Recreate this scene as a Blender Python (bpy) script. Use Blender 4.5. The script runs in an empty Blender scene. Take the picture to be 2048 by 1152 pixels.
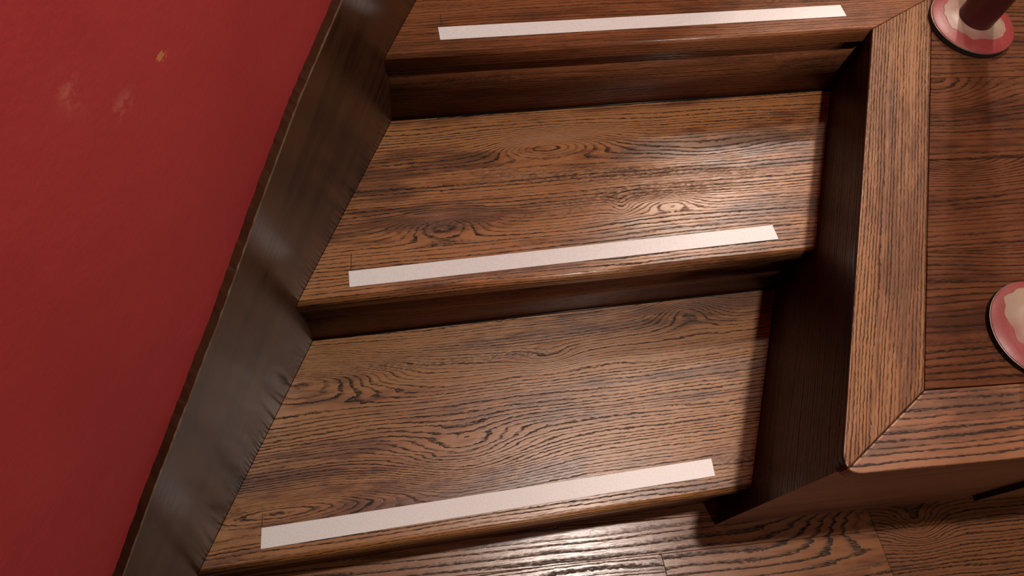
import bpy, bmesh, math, random
from mathutils import Vector, Matrix
random.seed(7)
sc = bpy.context.scene
col = sc.collection
R = 0.17                                   # riser height; floor z=0, platform z=3R

# ------------------------------------------------------------------ camera
cam_d = bpy.data.cameras.new('camera')
cam_d.sensor_width = 36.0
cam_d.lens = 36.0 * 1536 / 2048
cam_d.clip_start = 0.01
cam = bpy.data.objects.new('camera', cam_d)
col.objects.link(cam)
right = Vector((0.962, 0.254, 0.099)).normalized()
fwd = Vector((-0.0222, 0.4353, -0.9000)).normalized()
right = (right - right.dot(fwd) * fwd).normalized()
upv = right.cross(fwd)
M = Matrix((right, upv, -fwd)).transposed().to_4x4()
M.translation = Vector((0, 0, 1.46))
cam.matrix_world = M
sc.camera = cam

# ------------------------------------------------------------------ world, lamps, exposure
vs = sc.view_settings
vs.view_transform = 'Standard'
vs.look = 'None'
vs.gamma = 1.0
vs.exposure = 0.12
vs.use_curve_mapping = False
w = bpy.data.worlds.new('dim_hall')
sc.world = w
w.use_nodes = True
w.node_tree.nodes['Background'].inputs[0].default_value = (1.0, 0.80, 0.64, 1)
w.node_tree.nodes['Background'].inputs[1].default_value = 0.005

def lamp(name, loc, watts, radius, colour, aim=None, spot=None, blend=0.5):
    d = bpy.data.lights.new(name, 'SPOT' if spot else 'POINT')
    d.energy = watts
    d.shadow_soft_size = radius
    d.color = colour
    if spot:
        d.spot_size = spot
        d.spot_blend = blend
    o = bpy.data.objects.new(name, d)
    o.location = loc
    if aim is not None:
        o.rotation_euler = (Vector(aim) - Vector(loc)).to_track_quat('-Z', 'Y').to_euler()
    col.objects.link(o)
    return o

WARM = (1.0, 0.86, 0.76)
lamp('ceiling_lamp_above_steps', (0.57, 0.50, 2.35), 94, 0.035, WARM)          # downlight right above the platform edge
lamp('ceiling_lamp_beyond_landing', (0.44, 1.85, 2.10), 30, 0.05, (1.0, 0.84, 0.66))       # lamp past the landing
lamp('fill_light_behind_viewer', (1.75, -1.2, 2.0), 30, 0.12, WARM)  # unseen fill, added to brighten the front panel and red wall
lamp('spotlight_on_deck', (0.61, 2.45, 2.35), 105, 0.05, WARM, (0.78, 0.75, 0.51), math.radians(30), 0.6)  # grazes the deck, throws the post's shadow towards the viewer         # weak lamp down the hall

# ------------------------------------------------------------------ node helpers
class NT:
    def __init__(self, name):
        m = bpy.data.materials.new(name)
        m.use_nodes = True
        self.m, self.t = m, m.node_tree
        self.N, self.L = self.t.nodes, self.t.links
        self.N.clear()
        self.out = self.N.new('ShaderNodeOutputMaterial')
        self.b = self.N.new('ShaderNodeBsdfPrincipled')
        self.L.new(self.b.outputs[0], self.out.inputs[0])
        self.tc = self.N.new('ShaderNodeTexCoord').outputs['Object']
    def _set(self, sock, v):
        if isinstance(v, bpy.types.NodeSocket):
            self.L.new(v, sock)
        elif v is not None:
            sock.default_value = v
    def math(self, op, a, b=None, c=None, clamp=False):
        n = self.N.new('ShaderNodeMath'); n.operation = op; n.use_clamp = clamp
        for i, v in enumerate((a, b, c)):
            if v is not None: self._set(n.inputs[i], v)
        return n.outputs[0]
    def add(self, a, b): return self.math('ADD', a, b)
    def sub(self, a, b): return self.math('SUBTRACT', a, b)
    def mul(self, a, b): return self.math('MULTIPLY', a, b)
    def mad(self, a, b, c): return self.math('MULTIPLY_ADD', a, b, c)
    def sep(self, v):
        n = self.N.new('ShaderNodeSeparateXYZ'); self.L.new(v, n.inputs[0]); return n.outputs
    def comb(self, x, y, z=0.0):
        n = self.N.new('ShaderNodeCombineXYZ')
        for i, v in enumerate((x, y, z)): self._set(n.inputs[i], v)
        return n.outputs[0]
    def noise(self, vec, scale=1.0, detail=2.0, rough=0.5, dist=0.0):
        n = self.N.new('ShaderNodeTexNoise')
        self.L.new(vec, n.inputs['Vector'])
        n.inputs['Scale'].default_value = scale
        n.inputs['Detail'].default_value = detail
        n.inputs['Roughness'].default_value = rough
        n.inputs['Distortion'].default_value = dist
        return n.outputs[0]
    def white(self, x):
        n = self.N.new('ShaderNodeTexWhiteNoise'); n.noise_dimensions = '1D'
        self.L.new(x, n.inputs['W']); return n.outputs[0]
    def ramp(self, x, a, b, lo=0.0, hi=1.0, smooth=True):
        n = self.N.new('ShaderNodeMapRange')
        n.interpolation_type = 'SMOOTHSTEP' if smooth else 'LINEAR'
        self._set(n.inputs['Value'], x)
        for k, v in (('From Min', a), ('From Max', b), ('To Min', lo), ('To Max', hi)):
            n.inputs[k].default_value = v
        return n.outputs[0]
    def mix(self, f, a, b, mode='MIX'):
        n = self.N.new('ShaderNodeMix'); n.data_type = 'RGBA'; n.blend_type = mode
        self._set(n.inputs['Factor'], f)
        A = [s for s in n.inputs if s.name == 'A' and s.type == 'RGBA'][0]
        B = [s for s in n.inputs if s.name == 'B' and s.type == 'RGBA'][0]
        for s, v in ((A, a), (B, b)):
            if isinstance(v, bpy.types.NodeSocket): self.L.new(v, s)
            else: s.default_value = (*v, 1)
        return [o for o in n.outputs if o.type == 'RGBA'][0]
    def bump(self, h, dist=0.001, strength=1.0, normal=None):
        n = self.N.new('ShaderNodeBump')
        n.inputs['Distance'].default_value = dist
        n.inputs['Strength'].default_value = strength
        self.L.new(h, n.inputs['Height'])
        if normal: self.L.new(normal, n.inputs['Normal'])
        return n.outputs[0]
    def gauss(self, u, v, u0, v0, su, sv):
        a = self.mul(self.sub(u, u0), 1 / su); b = self.mul(self.sub(v, v0), 1 / sv)
        s = self.mad(b, b, self.mul(a, a))
        return self.math('EXPONENT', self.mul(s, -1.0))

GOLD = (0.390, 0.166, 0.056)
MID = (0.235, 0.086, 0.030)
DEEP = (0.135, 0.052, 0.020)
LINE = (0.022, 0.012, 0.009)

def wood(name, angle, seed=0.0, freq=150.0, bumps=(), spots=(), gold=GOLD, mid=MID, deep=DEEP, line=LINE,
         rough=0.34, relief=0.0004, wave=0.009, line_amt=1.0, gain=1.0, tone=0.075, coat=0.0, texture=0.16, spec=0.95, fines=0.55, bands=0.75, slope=None):
    """Stained oak: u runs along the grain, v across it. bumps bend the growth rings into eyes and cathedrals."""
    t = NT(name)
    x, y, z = t.sep(t.tc)
    c, s = math.cos(angle), math.sin(angle)
    u = t.mad(x, c, t.mul(y, s))
    v = t.add(t.mad(x, -s, t.mul(y, c)), z)
    if slope is not None:                                     # an upright board whose grain climbs with the stairs
        u = t.mad(y, math.cos(slope), t.mul(z, math.sin(slope)))
        v = t.mad(y, -math.sin(slope), t.mul(z, math.cos(slope)))
    uv = lambda a, b, k=0.0: t.comb(t.mul(u, a), t.mul(v, b), seed + k)
    n1 = t.sub(t.noise(uv(1.7, 7.0), 1, 2, 0.5), 0.5)
    n2 = t.sub(t.noise(uv(9.0, 34.0, 3.1), 1, 2, 0.55), 0.5)
    n3 = t.sub(t.noise(uv(120.0, 160.0, 5.7), 1, 1, 0.5), 0.5)
    vw = t.mad(n1, wave * 4, t.mad(n2, wave * 0.75, t.mad(n3, 0.0030, v)))
    F = t.mul(vw, freq)
    wu, wv = t.mad(n2, 0.022, u), t.mad(n2, 0.006, v)
    for (u0, v0, su, sv, A) in bumps:
        F = t.mad(t.gauss(wu, wv, u0, v0, su, sv), A, F)
    F = t.mad(t.noise(uv(0.6, 60.0, 9.0), 1, 1, 0.5), 1.6, F)
    ring = t.math('FLOOR', F)
    fr = t.math('FRACT', F)
    wn = t.white(ring)
    edge = t.mul(t.ramp(fr, 0.0, 0.07), t.ramp(fr, 0.15, 0.54, 1.0, 0.0))
    pores = t.noise(uv(70.0, 520.0, 2.0), 1, 2, 0.6)
    stip = t.noise(uv(420.0, 700.0, 12.0), 1, 1, 0.5)
    poremask = t.ramp(pores, 0.40, 0.58)
    dark = t.mul(edge, t.mad(wn, 0.75, 0.50))
    dark = t.math('MINIMUM', t.mul(dark, t.mad(poremask, 0.75, 0.55)), 0.97)
    fine = t.mul(t.ramp(t.noise(uv(26.0, 760.0, 7.0), 1, 2, 0.65), 0.54, 0.70), 0.5)
    darkall = t.math('MAXIMUM', t.mul(dark, line_amt), t.mul(fine, fines))
    band = t.mul(t.ramp(t.noise(uv(1.5, 15.0, 21.0), 1, 3, 0.6), 0.54, 0.70), t.ramp(t.noise(uv(120.0, 620.0, 23.0), 1, 2, 0.6), 0.40, 0.62))
    darkall = t.math('MAXIMUM', darkall, t.mul(band, bands))
    zone = t.noise(uv(2.2, 17.0, 4.0), 1, 3, 0.6)
    zone2 = t.noise(uv(16.0, 90.0, 6.0), 1, 2, 0.6)
    zz = t.add(t.mad(zone2, 0.45, zone), tone - 0.22)
    colr = t.mix(t.ramp(zz, 0.38, 0.58), deep, mid)
    colr = t.mix(t.ramp(zz, 0.46, 0.66), colr, gold)
    colr = t.mix(t.math('MINIMUM', darkall, 1.0), colr, line)
    for (u0, v0, su, sv, A) in spots:
        colr = t.mix(t.mul(t.gauss(u, v, u0, v0, su, sv), A), colr, (0.012, 0.007, 0.006))
    if gain != 1.0:
        colr = t.mix(1.0, colr, (gain, gain, gain), 'MULTIPLY')
    t.L.new(colr, t.b.inputs['Base Color'])
    t.L.new(t.mad(darkall, -0.75 * spec, spec), t.b.inputs['Specular IOR Level'])
    r = t.mad(darkall, 0.22, t.mad(zone2, 0.10, rough - 0.05))
    t.L.new(r, t.b.inputs['Roughness'])
    h = t.sub(t.mul(stip, texture), t.mul(darkall, 0.6))
    h = t.mad(t.noise(uv(60.0, 300.0, 15.0), 1, 2, 0.6), 0.35, h)
    t.L.new(t.bump(h, relief), t.b.inputs['Normal'])
    if coat:
        t.b.inputs['Coat Weight'].default_value = coat
        t.b.inputs['Coat Roughness'].default_value = 0.22
    return t.m

TA = math.atan(0.4475)       # direction of the step edges, seen from above
FA = math.atan(0.386)        # direction of the platform's front edge and floor boards
YA = math.pi / 2

# grain eyes / cathedrals of the two treads (v holds +z)
m_tread2 = wood('oak_tread_upper', TA, 1.3, 150, bumps=[
    (0.290, 0.775 + 2*R, 0.075, 0.021, -6.0), (0.345, 0.778 + 2*R, 0.110, 0.026, -4.0), (0.100, 0.634 + 2*R, 0.070, 0.024, -7.2),
    (0.50, 0.634 + 2*R, 0.050, 0.013, -4.2), (0.41, 0.640 + 2*R, 0.018, 0.020, 2.0),
    (0.62, 0.74 + 2*R, 0.11, 0.02, 2.4)], wave=0.007,
    spots=[(0.105, 0.70 + 2*R, 0.003, 0.002, 1.0), (0.062, 0.755 + 2*R, 0.0025, 0.0015, 1.0)], tone=0.08)
m_tread1 = wood('oak_tread_lower', TA, 4.8, 165, bumps=[
    (-0.160, 0.450 + R, 0.150, 0.040, -13.0), (-0.21, 0.240 + R, 0.19, 0.022, -9.0),
    (0.09, 0.285 + R, 0.11, 0.050, 7.0), (0.27, 0.440 + R, 0.05, 0.02, 3.0), (0.55, 0.50 + R, 0.06, 0.03, -6.0)],
    mid=(0.24, 0.092, 0.029), gold=(0.35, 0.155, 0.049), wave=0.009)
m_landing = wood('oak_landing', TA, 9.2, 170, spec=0.5, gold=(0.27, 0.095, 0.034), mid=(0.19, 0.062, 0.022), wave=0.008, line_amt=0.7)
m_riser = wood('oak_riser', TA, 6.6, 170, spec=0.3, gold=(0.25, 0.090, 0.036), mid=(0.19, 0.064, 0.025), line_amt=0.8)
m_border = wood('oak_border_left', YA, 3.3, 190, relief=0.0008, wave=0.006, bands=0.5, mid=(0.20, 0.078, 0.030), gold=(0.27, 0.118, 0.045), line_amt=0.9, rough=0.42, spec=0.5)
m_border_front = wood('oak_border_front', FA, 7.9, 110, gold=(0.25, 0.095, 0.035), mid=(0.20, 0.068, 0.025), wave=0.006,
                      spots=[(0.735, 0.1405 + 3*R, 0.0035, 0.0022, 1.0), (0.793, 0.1362 + 3*R, 0.003, 0.0018, 1.0)], rough=0.4)
m_front = wood('oak_front_panel', FA, 2.4, 60, deep=(0.17, 0.06, 0.028), gold=(0.30, 0.11, 0.052), mid=(0.24, 0.085, 0.04), gain=0.85, bands=0.3, line_amt=0.3, spots=[(0.626, 0.146 + 0.45, 0.012, 0.004, 0.9), (0.668, 0.146 + 0.462, 0.014, 0.003, 0.8)], relief=0.0003, wave=0.02)
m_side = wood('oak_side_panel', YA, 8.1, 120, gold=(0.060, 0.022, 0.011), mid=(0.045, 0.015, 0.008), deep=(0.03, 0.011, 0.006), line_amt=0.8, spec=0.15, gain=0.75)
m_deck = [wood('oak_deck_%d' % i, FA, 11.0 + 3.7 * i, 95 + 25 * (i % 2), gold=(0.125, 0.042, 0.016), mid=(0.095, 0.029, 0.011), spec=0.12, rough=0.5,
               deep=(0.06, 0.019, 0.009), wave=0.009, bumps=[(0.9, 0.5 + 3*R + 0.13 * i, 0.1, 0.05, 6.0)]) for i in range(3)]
m_floor = [wood('oak_floor_0', FA, 21.0, 70, bumps=[(0.90, 0.150, 0.15, 0.060, -7.5)], spec=1.0, bands=0.4, gold=(0.33, 0.140, 0.055), mid=(0.26, 0.095, 0.038), deep=(0.16, 0.06, 0.026), tone=0.06, wave=0.008, rough=0.28),
           wood('oak_floor_1', FA, 25.0, 140, bumps=[(0.955, 0.115, 0.05, 0.035, 6.0)], rough=0.4, spec=0.5, gold=(0.24, 0.092, 0.035), wave=0.009),
           wood('oak_floor_2', FA, 29.0, 130, gold=(0.33, 0.140, 0.055), mid=(0.26, 0.1, 0.042), spec=1.0, wave=0.01, rough=0.28)]
m_skirt = wood('dark_skirting_wood', 0.0, 14.0, 60, slope=math.atan(0.39), fines=0.12, bands=0.25, gold=(0.075, 0.030, 0.014), mid=(0.052, 0.020, 0.010),
               deep=(0.034, 0.013, 0.007), line=(0.016, 0.008, 0.006), spots=[(0.250, 0.317, 0.020, 0.0035, 0.85), (0.212, 0.331, 0.018, 0.0035, 0.85)], line_amt=0.12, relief=0.00010, gain=0.66, spec=0.32, rough=0.22, wave=0.02, texture=0.1)

def m_wall():
    t = NT('red_painted_plaster')
    P = t.tc
    x, y, z = t.sep(P)
    big = t.noise(P, 5, 3, 0.55)
    fine = t.noise(P, 60, 3, 0.6)
    c = t.mix(t.ramp(big, 0.3, 0.7), (0.34, 0.030, 0.031), (0.38, 0.037, 0.037))
    c = t.mix(t.ramp(fine, 0.60, 0.75, 0, 0.25), c, (0.28, 0.021, 0.023))
    rag = t.ramp(t.noise(P, 90, 3, 0.7), 0.42, 0.60)
    chip = t.ramp(t.mul(t.gauss(y, z, 0.381, 0.920, 0.010, 0.007), t.mad(rag, 0.8, 0.35)), 0.35, 0.6)
    c = t.mix(t.mul(chip, 0.75), c, (0.55, 0.22, 0.07))
    scuff = t.math('MAXIMUM', t.gauss(y, z, 0.323, 0.926, 0.014, 0.009), t.gauss(y, z, 0.286, 0.98, 0.010, 0.016))
    c = t.mix(t.mul(t.mul(scuff, rag), 0.35), c, (0.55, 0.20, 0.14))
    t.L.new(c, t.b.inputs['Base Color'])
    t.b.inputs['Roughness'].default_value = 0.62
    t.b.inputs['Specular IOR Level'].default_value = 0.3
    h = t.mad(t.noise(P, 160, 3, 0.6), 0.4, t.noise(P, 22, 3, 0.55))
    t.L.new(t.bump(h, 0.0012), t.b.inputs['Normal'])
    return t.m

def plain(name, colour, rough=0.5, metal=0.0, grain=0.0, scale=300, spec=0.5):
    t = NT(name)
    n = t.noise(t.tc, scale, 2, 0.6)
    c = t.mix(t.ramp(n, 0.3, 0.7), colour, tuple(k * 0.88 for k in colour))
    t.L.new(c, t.b.inputs['Base Color'])
    t.b.inputs['Roughness'].default_value = rough
    t.b.inputs['Metallic'].default_value = metal
    t.b.inputs['Specular IOR Level'].default_value = spec
    if grain: t.L.new(t.bump(n, grain), t.b.inputs['Normal'])
    return t.m

M_TAPE = plain('white_grit_tape', (0.93, 0.90, 0.90), 0.6, grain=0.0006, scale=420)
M_BLACK = plain('black_rubber_and_shade', (0.006, 0.006, 0.006), 0.6)
M_PENCIL = plain('pencil', (0.03, 0.02, 0.016), 0.6)
M_BEAD = plain('black_sealant', (0.008, 0.007, 0.007), 0.35)
M_STEEL = plain('worn_steel', (0.30, 0.27, 0.24), 0.5, metal=1.0)
M_WORN = plain('rubbed_edge', (0.11, 0.065, 0.035), 0.35)
M_CORE = plain('dark_substrate', (0.02, 0.012, 0.008), 0.8)
M_PLASTER = plain('hall_plaster', (0.30, 0.10, 0.08), 0.8)
M_POLE = plain('dark_red_post_paint', (0.055, 0.008, 0.008), 0.4)

def m_flange(name, cx, cy, seed):
    """red enamel, worn through to a pale beige ring around the post"""
    t = NT(name)
    x, y, z = t.sep(t.tc)
    dx, dy = t.sub(x, cx), t.sub(y, cy)
    r = t.math('SQRT', t.mad(dx, dx, t.mul(dy, dy)))
    n = t.noise(t.comb(x, y, seed), 17, 2, 0.5)
    n_f = t.noise(t.comb(x, y, seed + 3), 150, 3, 0.6)
    rr = t.mad(t.sub(n, 0.5), 0.055, r)
    worn = t.ramp(rr, 0.0535, 0.0555, 1.0, 0.0)
    c = t.mix(t.ramp(n_f, 0.3, 0.7), (0.25, 0.040, 0.036), (0.215, 0.032, 0.031))
    beige = t.mix(t.ramp(n, 0.35, 0.65), (0.29, 0.20, 0.145), (0.24, 0.11, 0.085))
    beige = t.mix(t.ramp(n_f, 0.55, 0.75, 0, 0.5), beige, (0.30, 0.13, 0.09))
    c = t.mix(worn, c, beige)
    t.L.new(c, t.b.inputs['Base Color'])
    t.b.inputs['Roughness'].default_value = 0.42
    t.L.new(t.bump(t.mad(n_f, 0.3, t.mul(worn, -0.8)), 0.0006), t.b.inputs['Normal'])
    return t.m

# ------------------------------------------------------------------ mesh helpers
def link(name, verts, faces, mat, parent=None, bevel=0.0, seg=2, smooth=False):
    me = bpy.data.meshes.new(name)
    me.from_pydata([tuple(p) for p in verts], [], faces)
    bm = bmesh.new(); bm.from_mesh(me)
    bmesh.ops.recalc_face_normals(bm, faces=bm.faces)
    bm.to_mesh(me); bm.free()
    me.materials.append(mat)
    o = bpy.data.objects.new(name, me)
    col.objects.link(o)
    if parent is not None:
        o.parent = parent
        o.matrix_parent_inverse = Matrix.Translation(-Vector(parent.location)) if parent.type == 'EMPTY' else Matrix()
    if bevel:
        b = o.modifiers.new('bevel', 'BEVEL'); b.width = bevel; b.segments = seg; b.limit_method = 'ANGLE'
        b.angle_limit = math.radians(40)
    if smooth:
        for p in me.polygons: p.use_smooth = True
    return o

def prism(name, pts, z0, z1, mat, parent=None, bevel=0.0, seg=2):
    """pts: plan outline"""
    n = len(pts)
    V = [(p[0], p[1], z0) for p in pts] + [(p[0], p[1], z1) for p in pts]
    F = [list(range(n))[::-1], list(range(n, 2 * n))] + [[i, (i + 1) % n, n + (i + 1) % n, n + i] for i in range(n)]
    return link(name, V, F, mat, parent, bevel, seg)

def thing(name, label, cat, loc, group=None):
    o = bpy.data.objects.new(name, None)
    o.empty_display_size = 0.05
    o.location = loc
    col.objects.link(o)
    o['label'] = label; o['category'] = cat
    if group: o['group'] = group
    return o

def tag(o, label, cat, group=None):
    o['label'] = label; o['category'] = cat
    if group: o['group'] = group
    return o

def structure(o):
    o['kind'] = 'structure'
    return o

# plan lines ------------------------------------------------------------------
def wall_x(y): return -0.3697 + 0.068 * (y - 0.01)          # face of the skirting board
XS = 0.459                                                   # face of the platform's side panel
XE = 0.4515                                                  # platform edge
EXT_Y = 1.95                                                 # how far the platform is built beyond the photo

def hit_wall(p, d):
    # p + t d meets the skirting face
    t = (-0.3697 + 0.068 * (p[1] - 0.01) - p[0]) / (d[0] - 0.068 * d[1])
    return (p[0] + t * d[0], p[1] + t * d[1])
def hit_x(p, d, x):
    t = (x - p[0]) / d[0]
    return (x, p[1] + t * d[1])
D = Vector((math.cos(TA), math.sin(TA))); Nn = Vector((-math.sin(TA), math.cos(TA)))

def step_profile(depth, z_top, th, r=0.009, n=5):
    """(distance behind the nose, z) outline with a rounded nose"""
    pts = [(depth, z_top)]
    for i in range(n + 1):
        a = math.pi / 2 * i / n
        pts.append((r - r * math.sin(a), z_top - r + r * math.cos(a)))
    r2 = r * 0.7
    for i in range(n + 1):
        a = math.pi / 2 * i / n
        pts.append((r2 - r2 * math.cos(a), z_top - th + r2 - r2 * math.sin(a)))
    pts.append((depth, z_top - th))
    return pts

def extruded_step(name, nose, prof, mat, parent, right, cut=None):
    """sweep a profile along the step edge, its ends cut by the skirting and by the platform"""
    L, Rr = [], []
    for (wd, z) in prof:
        p = Vector(nose) + Nn * wd
        a = hit_wall(p, D)
        b = hit_x(p, D, right) if cut is None else cut(p)
        L.append((a[0] + 0.0006, a[1], z)); Rr.append((b[0], b[1], z))
    n = len(prof)
    V = L + Rr
    F = [list(range(n)), list(range(n, 2 * n))[::-1]] + [[i, (i + 1) % n, n + (i + 1) % n, n + i] for i in range(n)]
    o = link(name, V, F, mat, parent)
    for p in o.data.polygons: p.use_smooth = abs(p.normal.z) < 0.999 and len(p.vertices) == 4
    return o

# ------------------------------------------------------------------ red wall and skirting
WT = 0.0135
def wx(y): return wall_x(y) - WT
V = [(wx(-1.2), -1.2, 0), (wx(2.3), 2.3, 0), (wx(2.3), 2.3, 2.5), (wx(-1.2), -1.2, 2.5)]
V += [(p[0] - 0.12, p[1], p[2]) for p in V]
wall = structure(link('wall_left', V, [[0, 1, 2, 3], [4, 5, 6, 7], [0, 1, 5, 4], [1, 2, 6, 5], [2, 3, 7, 6], [3, 0, 4, 7]], m_wall()))

TOP = [(-1.19, 0.17), (-0.72, 0.17), (0.003, 0.456), (0.082, 0.492), (0.187, 0.533), (0.295, 0.576), (0.421, 0.635),
       (0.541, 0.686), (0.682, 0.726), (0.95, 0.83), (1.15, 0.90), (2.29, 0.90)]
def topz(y):
    for (a, za), (b, zb) in zip(TOP, TOP[1:]):
        if a <= y <= b: return za + (zb - za) * (y - a) / (b - a)
    return TOP[-1][1]
ys = [-1.19, -0.95, -0.72, -0.4, -0.2]
yy = -0.10
while yy < 0.80: ys.append(yy); yy += 0.006
ys += [0.95, 1.15, 1.6, 2.29]
ch = 0.0014
rows = []
for i, y in enumerate(ys):
    zt = topz(y)
    jit = random.uniform(-0.0014, 0.0014) if -0.1 < y < 0.8 else 0
    nick = random.uniform(0, 0.0009)
    rows.append([(wall_x(y), y, 0.0), (wall_x(y), y, zt - ch), (wall_x(y) - ch * 0.7 - nick, y, zt + nick * 0.3),
                 (wx(y) + 0.0004, y, zt - 0.002 + jit), (wx(y) + 0.0004, y, 0.0)])
V, F = [], []
for r_ in rows: V += r_
for i in range(len(rows) - 1):
    a, b = i * 5, (i + 1) * 5
    for k in range(5): F.append([a + k, a + (k + 1) % 5, b + (k + 1) % 5, b + k])
F += [[0, 1, 2, 3, 4], [len(V) - 5 + k for k in range(5)][::-1]]
skirt = structure(link('baseboard_left', V, F, m_skirt))
skirt.data.materials.append(M_WORN)
for i in range(len(rows) - 1): skirt.data.polygons[i * 5 + 1].material_index = 1   # chamfer rubbed down to bare wood

# ------------------------------------------------------------------ floor
def fl(u, v): return (0.459 + math.cos(FA) * u - math.sin(FA) * v, 0.343 + math.sin(FA) * u + math.cos(FA) * v)
floor = structure(prism('floor', [(-0.36, -1.2), (2.6, -1.2), (2.6, 2.3), (-0.25, 2.3)], -0.08, -0.014, M_CORE))
def plank(u0, u1, v0, v1, mat, skew=0.0):
    g = 0.0003
    pts = [fl(u0 + g - skew * v0, v0 + g), fl(u1 - g - skew * v0, v0 + g), fl(u1 - g - skew * v1, v1 - g), fl(u0 + g - skew * v1, v1 - g)]
    clipped = []
    for i in range(4):                                        # keep boards off the skirting
        p, q = pts[i], pts[(i + 1) % 4]
        ins = lambda s: s[0] > wall_x(s[1]) + 0.0006
        if ins(p): clipped.append(p)
        if ins(p) != ins(q):
            lo, hi = 0.0, 1.0
            for _ in range(30):
                mid_ = (lo + hi) / 2
                s_ = (p[0] + (q[0] - p[0]) * mid_, p[1] + (q[1] - p[1]) * mid_)
                if ins(s_) == ins(p): lo = mid_
                else: hi = mid_
            clipped.append(s_)
    if len(clipped) >= 3:
        prism('plank', clipped, -0.014, 0.0, mat, floor, 0.0005, 1)
SK = 0.10
plank(-1.3, 0.312, -0.125, -0.0003 + 0.02, m_floor[0], SK) if False else None
rowsF = [(0.02, 0.16, [-1.3, -0.3, 0.7, 2.2]), (-0.041, 0.02, [-1.3, 0.312, 2.2]), (-0.155, -0.041, [-1.3, -0.118, 0.312, 2.2]),
         (-0.27, -0.155, [-1.3, -0.3, 0.55, 2.2]), (-0.39, -0.27, [-1.3, 0.1, 1.0, 2.2]), (-0.51, -0.39, [-1.3, -0.2, 0.6, 2.2]), (-0.63, -0.51, [-1.3, 0.25, 2.2])]
for i, (v0, v1, us) in enumerate(rowsF):
    for j in range(len(us) - 1):
        if i == 1: mm = m_floor[0] if j == 0 else m_floor[1]
        elif i == 2: mm = (m_floor[2], m_floor[0], m_floor[1])[j]
        else: mm = m_floor[(i + j) % 3]
        plank(us[j], us[j + 1], v0, v1, mm, SK if i in (1, 2) else 0)

# ------------------------------------------------------------------ staircase
stairs = thing('staircase', 'dark oak stairs with two worn treads and three risers beside the red wall', 'stairs', (0.05, 0.35, 0.0))
N1, N2, N3 = (-0.369, 0.009), (-0.344, 0.4095), (-0.313, 0.7865)
TH, OV = 0.030, 0.010
def riser(nose, z0, z1, mat):
    prof = [(OV, z0), (OV, z1), (OV + 0.02, z1), (OV + 0.02, z0)]
    return extruded_step('riser', nose, prof, mat, stairs, XS - 0.0006)
riser(N1, 0.0004, R - TH, m_riser)
riser(N2, R, 2 * R - TH, m_riser)
riser(N3, 2 * R, 3 * R - TH, m_riser)
def bead(nose, z):
    w0 = OV
    return extruded_step('joint_bead', nose, [(w0 - 0.003, z + 0.0002), (w0 - 0.0024, z + 0.0018), (w0 - 0.0004, z + 0.003), (w0 - 0.0004, z + 0.0002)], M_BEAD, stairs, XS - 0.0006)
bead(N2, R); bead(N3, 2 * R)
def depth_between(a, b):
    return (Vector(b) - Vector(a)).dot(Nn)
tr1 = extruded_step('tread', N1, step_profile(depth_between(N1, N2) + OV + 0.018, R, TH), m_tread1, stairs, XS - 0.0006)
tr2 = extruded_step('tread', N2, step_profile(depth_between(N2, N3) + OV + 0.018, 2 * R, TH), m_tread2, stairs, XS - 0.0006)

# ------------------------------------------------------------------ raised platform
plat = thing('raised_platform', 'raised dark oak platform with mitred border boards and two red posts on it', 'platform', (0.8, 1.0, 0.0))
ZP = 3 * R
PT = 0.030
mitA, mitB = (XE, 1.1325), (0.5565, 1.253)
def cut_mitre(p):
    # the landing board ends on the mitre, beyond it on the line of the deck
    md = Vector(mitB) - Vector(mitA)
    A = Vector(mitA) - Vector(p)
    den = D.x * md.y - D.y * md.x
    s_ = (A.x * md.y - A.y * md.x) / den
    q = Vector(p) + D * s_
    return (q.x - 0.0004, q.y)
landing = thing('landing', 'reddish oak top landing above the uppermost riser, mitred to the platform border', 'landing', (0.1, 1.05, 2 * R))
wmit = (Vector(mitB) - Vector(N3)).dot(Nn)
extruded_step('landing_board', N3, step_profile(wmit, ZP, PT, 0.006), m_landing, landing, 0.0, cut_mitre)
# landing boards behind it, past the edge of the photo
for k in range(4):
    a, b = wmit + 0.0006 + 0.16 * k, wmit + 0.16 * (k + 1)
    extruded_step('landing_board', N3, [(a, ZP - PT), (a, ZP), (b, ZP), (b, ZP - PT)], m_landing, landing, 0.5560)

def arc(cx, cy, r, a0, a1, n=7):
    return [(cx + r * math.cos(a0 + (a1 - a0) * i / n), cy + r * math.sin(a0 + (a1 - a0) * i / n)) for i in range(n + 1)]
# border board along the steps: its front-left corner is rounded
c0 = Vector((XE, 0.329)); inner = Vector((0.5585, 0.481))
cr = 0.036
fdir = Vector((math.cos(FA), math.sin(FA)))
# rounded corner between the edge (down) and the front edge (right), split by the mitre
aa, bb = c0 + Vector((0, cr)), c0 + fdir * cr
def qb(t): return (1 - t) ** 2 * aa + 2 * t * (1 - t) * c0 + t * t * bb
K = 12
curve = [qb(i / K) for i in range(K + 1)]
half = K // 2
left_pts = [mitA] + [tuple(p) for p in curve[:half + 1]] + [(inner.x - 0.0003, inner.y), (mitB[0] - 0.0003, mitB[1])]
bl = prism('border_board', left_pts, ZP - PT, ZP, m_border, plat, 0.004, 3)
frR = c0 + fdir * 2.0
inR = inner + Vector((math.cos(math.atan(0.376)), math.sin(math.atan(0.376)))) * 1.9
front_pts = [tuple(p) for p in curve[half:]] + [tuple(frR), tuple(inR), (inner.x + 0.0002, inner.y - 0.0004)]
front_pts[0] = (front_pts[0][0] + 0.0003, front_pts[0][1] - 0.0002)
bf = prism('border_board', front_pts, ZP - PT, ZP, m_border_front, plat, 0.004, 3)

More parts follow.
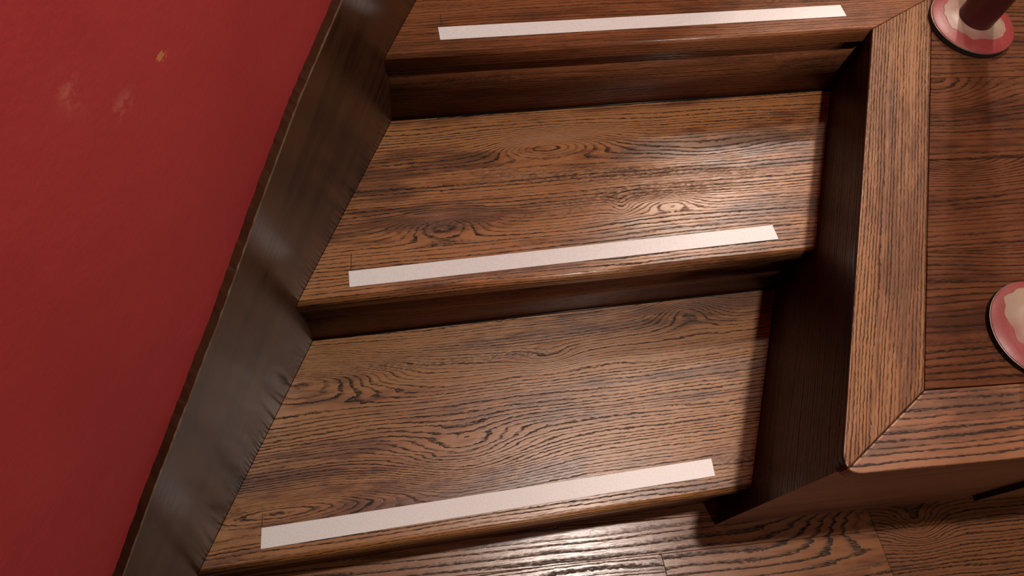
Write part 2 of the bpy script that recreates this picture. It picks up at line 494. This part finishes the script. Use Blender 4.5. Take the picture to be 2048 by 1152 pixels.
for o_ in (bl,):                                              # outer edge in the dark panel material: shade put into its colour
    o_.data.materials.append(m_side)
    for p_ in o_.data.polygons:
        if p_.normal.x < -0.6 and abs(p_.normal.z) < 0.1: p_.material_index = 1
# deck boards
dd = Vector((math.cos(math.atan(0.376)), math.sin(math.atan(0.376))))
seams = [0.4815, 0.705, 0.879, 1.055, 1.22, 1.39, 1.56, 1.73]
for k in range(len(seams) - 1):
    x0 = 0.5588 - 0.002 * k / 4 + (0.0 if seams[k] < 1.25 else 0.0006)
    g = 0.00025
    a = Vector((x0, seams[k] + g)); b = Vector((x0, seams[k + 1] - g))
    pts = [tuple(a), tuple(a + dd * 1.85), tuple(b + dd * 1.85), tuple(b)]
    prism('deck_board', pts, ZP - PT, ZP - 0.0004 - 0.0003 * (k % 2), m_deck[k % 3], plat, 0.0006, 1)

# side panel, front panel
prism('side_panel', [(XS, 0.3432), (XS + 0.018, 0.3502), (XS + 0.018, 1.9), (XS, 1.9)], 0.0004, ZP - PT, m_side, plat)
f0 = Vector((XS, 0.343)); f1 = f0 + fdir * 1.95
bk = Vector((-math.sin(FA), math.cos(FA))) * 0.018
prism('front_panel', [tuple(f0), tuple(f1), tuple(f1 + bk), tuple(f0 + bk + fdir * 0.0275)], 0.0004, ZP - PT, m_front, plat)
# upright batten on the front panel, its left flank coloured black in place of shade
u_s = 0.505
s0 = f0 + fdir * u_s; s1 = f0 + fdir * (u_s + 0.10); out = Vector((math.sin(FA), -math.cos(FA))) * 0.011
st = prism('upright_batten', [tuple(s0 + out), tuple(s1 + out), tuple(s1), tuple(s0)], 0.045, ZP - PT - 0.001, m_front, plat)
st.data.materials.append(M_BLACK)
for p_ in st.data.polygons:
    if p_.normal.dot(Vector((-fdir.x, -fdir.y, 0))) > 0.7: p_.material_index = 1
st['label'] = 'upright batten, shade of its left flank painted black'

# ------------------------------------------------------------------ white tapes
def tape(corners, z, label):
    o = prism('anti_slip_tape', corners, z + 0.0002, z + 0.0013, M_TAPE, None, 0.0003, 1)
    return tag(o, label, 'tape', 'white anti-slip tapes on the step edges')
tape([(-0.304, 0.100), (-0.293, 0.070), (0.394, 0.384), (0.383, 0.412)], R, 'white gritty anti-slip tape strip on the lowest wooden tread')
tape([(-0.286, 0.491), (-0.275, 0.465), (0.393, 0.772), (0.379, 0.797)], 2 * R, 'white gritty anti-slip tape strip on the middle tread with two grain eyes')
tape([(-0.257, 0.873), (-0.246, 0.849), (0.404, 1.144), (0.391, 1.167)], 3 * R, 'white gritty anti-slip tape strip on the top landing, nearest the posts')

# pencil marks at the tapes' left ends
def pencil(a, b, z, parent):
    a, b = Vector(a), Vector(b)
    n = (b - a).normalized(); n = Vector((-n.y, n.x)) * 0.0006
    prism('pencil_mark', [tuple(a + n), tuple(a - n), tuple(b - n), tuple(b + n)], z, z + 0.0002, M_PENCIL, parent)
pencil((-0.3045, 0.1015), (-0.311, 0.121), R, tr1)
pencil((-0.2825, 0.493), (-0.293, 0.523), 2 * R, tr2)
pencil((-0.252, 0.8765), (-0.262, 0.902), 3 * R, landing)

# ------------------------------------------------------------------ posts
def lathe(name, prof, cx, cy, mat, parent, n=64, smooth=True):
    V, F = [], []
    for (r, z) in prof:
        for i in range(n):
            a = 2 * math.pi * i / n
            V.append((cx + r * math.cos(a), cy + r * math.sin(a), z))
    for k in range(len(prof) - 1):
        for i in range(n):
            j = (i + 1) % n
            F.append([k * n + i, k * n + j, (k + 1) * n + j, (k + 1) * n + i])
    F += [list(range(n)), list(range((len(prof) - 1) * n, len(prof) * n))]
    o = link(name, V, F, mat, parent)
    if smooth:
        for p in o.data.polygons: p.use_smooth = len(p.vertices) == 4
        try: o.data.set_sharp_from_angle(angle=math.radians(40))
        except Exception: pass
    return o
def post(cx, cy, label, seed, screws=()):
    t = thing('post', label, 'post', (cx, cy, ZP), 'red posts on the platform')
    z = ZP
    lathe('gasket', [(0.072, z), (0.0745, z + 0.001), (0.0745, z + 0.0085), (0.072, z + 0.0095)], cx, cy, M_BLACK, t)
    fl_ = lathe('base_flange', [(0.0725, z + 0.0095), (0.0742, z + 0.0102), (0.0742, z + 0.0116), (0.0725, z + 0.0126), (0.060, z + 0.0150), (0.045, z + 0.0175), (0.036, z + 0.0190),
                           (0.0325, z + 0.0205)], cx, cy, m_flange('worn_red_enamel_%d' % seed, cx, cy, seed), t)
    fl_['label'] = 'red enamel flange worn to beige'
    lathe('rim_ring', [(0.0738, z + 0.0091), (0.0750, z + 0.0094), (0.0750, z + 0.0102), (0.0741, z + 0.0105)], cx, cy, M_STEEL, t)
    lathe('pole', [(0.0310, z + 0.0200), (0.0310, z + 0.88)], cx, cy, M_POLE, t)
    lathe('pole_cap', [(0.0312, z + 0.8802), (0.0325, z + 0.884), (0.0325, z + 0.893), (0.026, z + 0.905), (0.012, z + 0.911)], cx, cy, M_POLE, t)
    return t
post(0.624, 1.203, 'dark red post on a worn red flange beside the top landing tape, mostly in view', 1)
post(0.720, 0.620, 'red post flange cut by the right picture edge, on the deck midway along the platform', 5)

# ------------------------------------------------------------------ far end of the hall, past the photo: a wall end whose corner cuts off the far lamp
structure(prism('wall_back', [(-0.29, 1.42), (0.300, 1.42), (0.315, 1.54), (-0.28, 1.54)], ZP, 2.5, M_PLASTER))
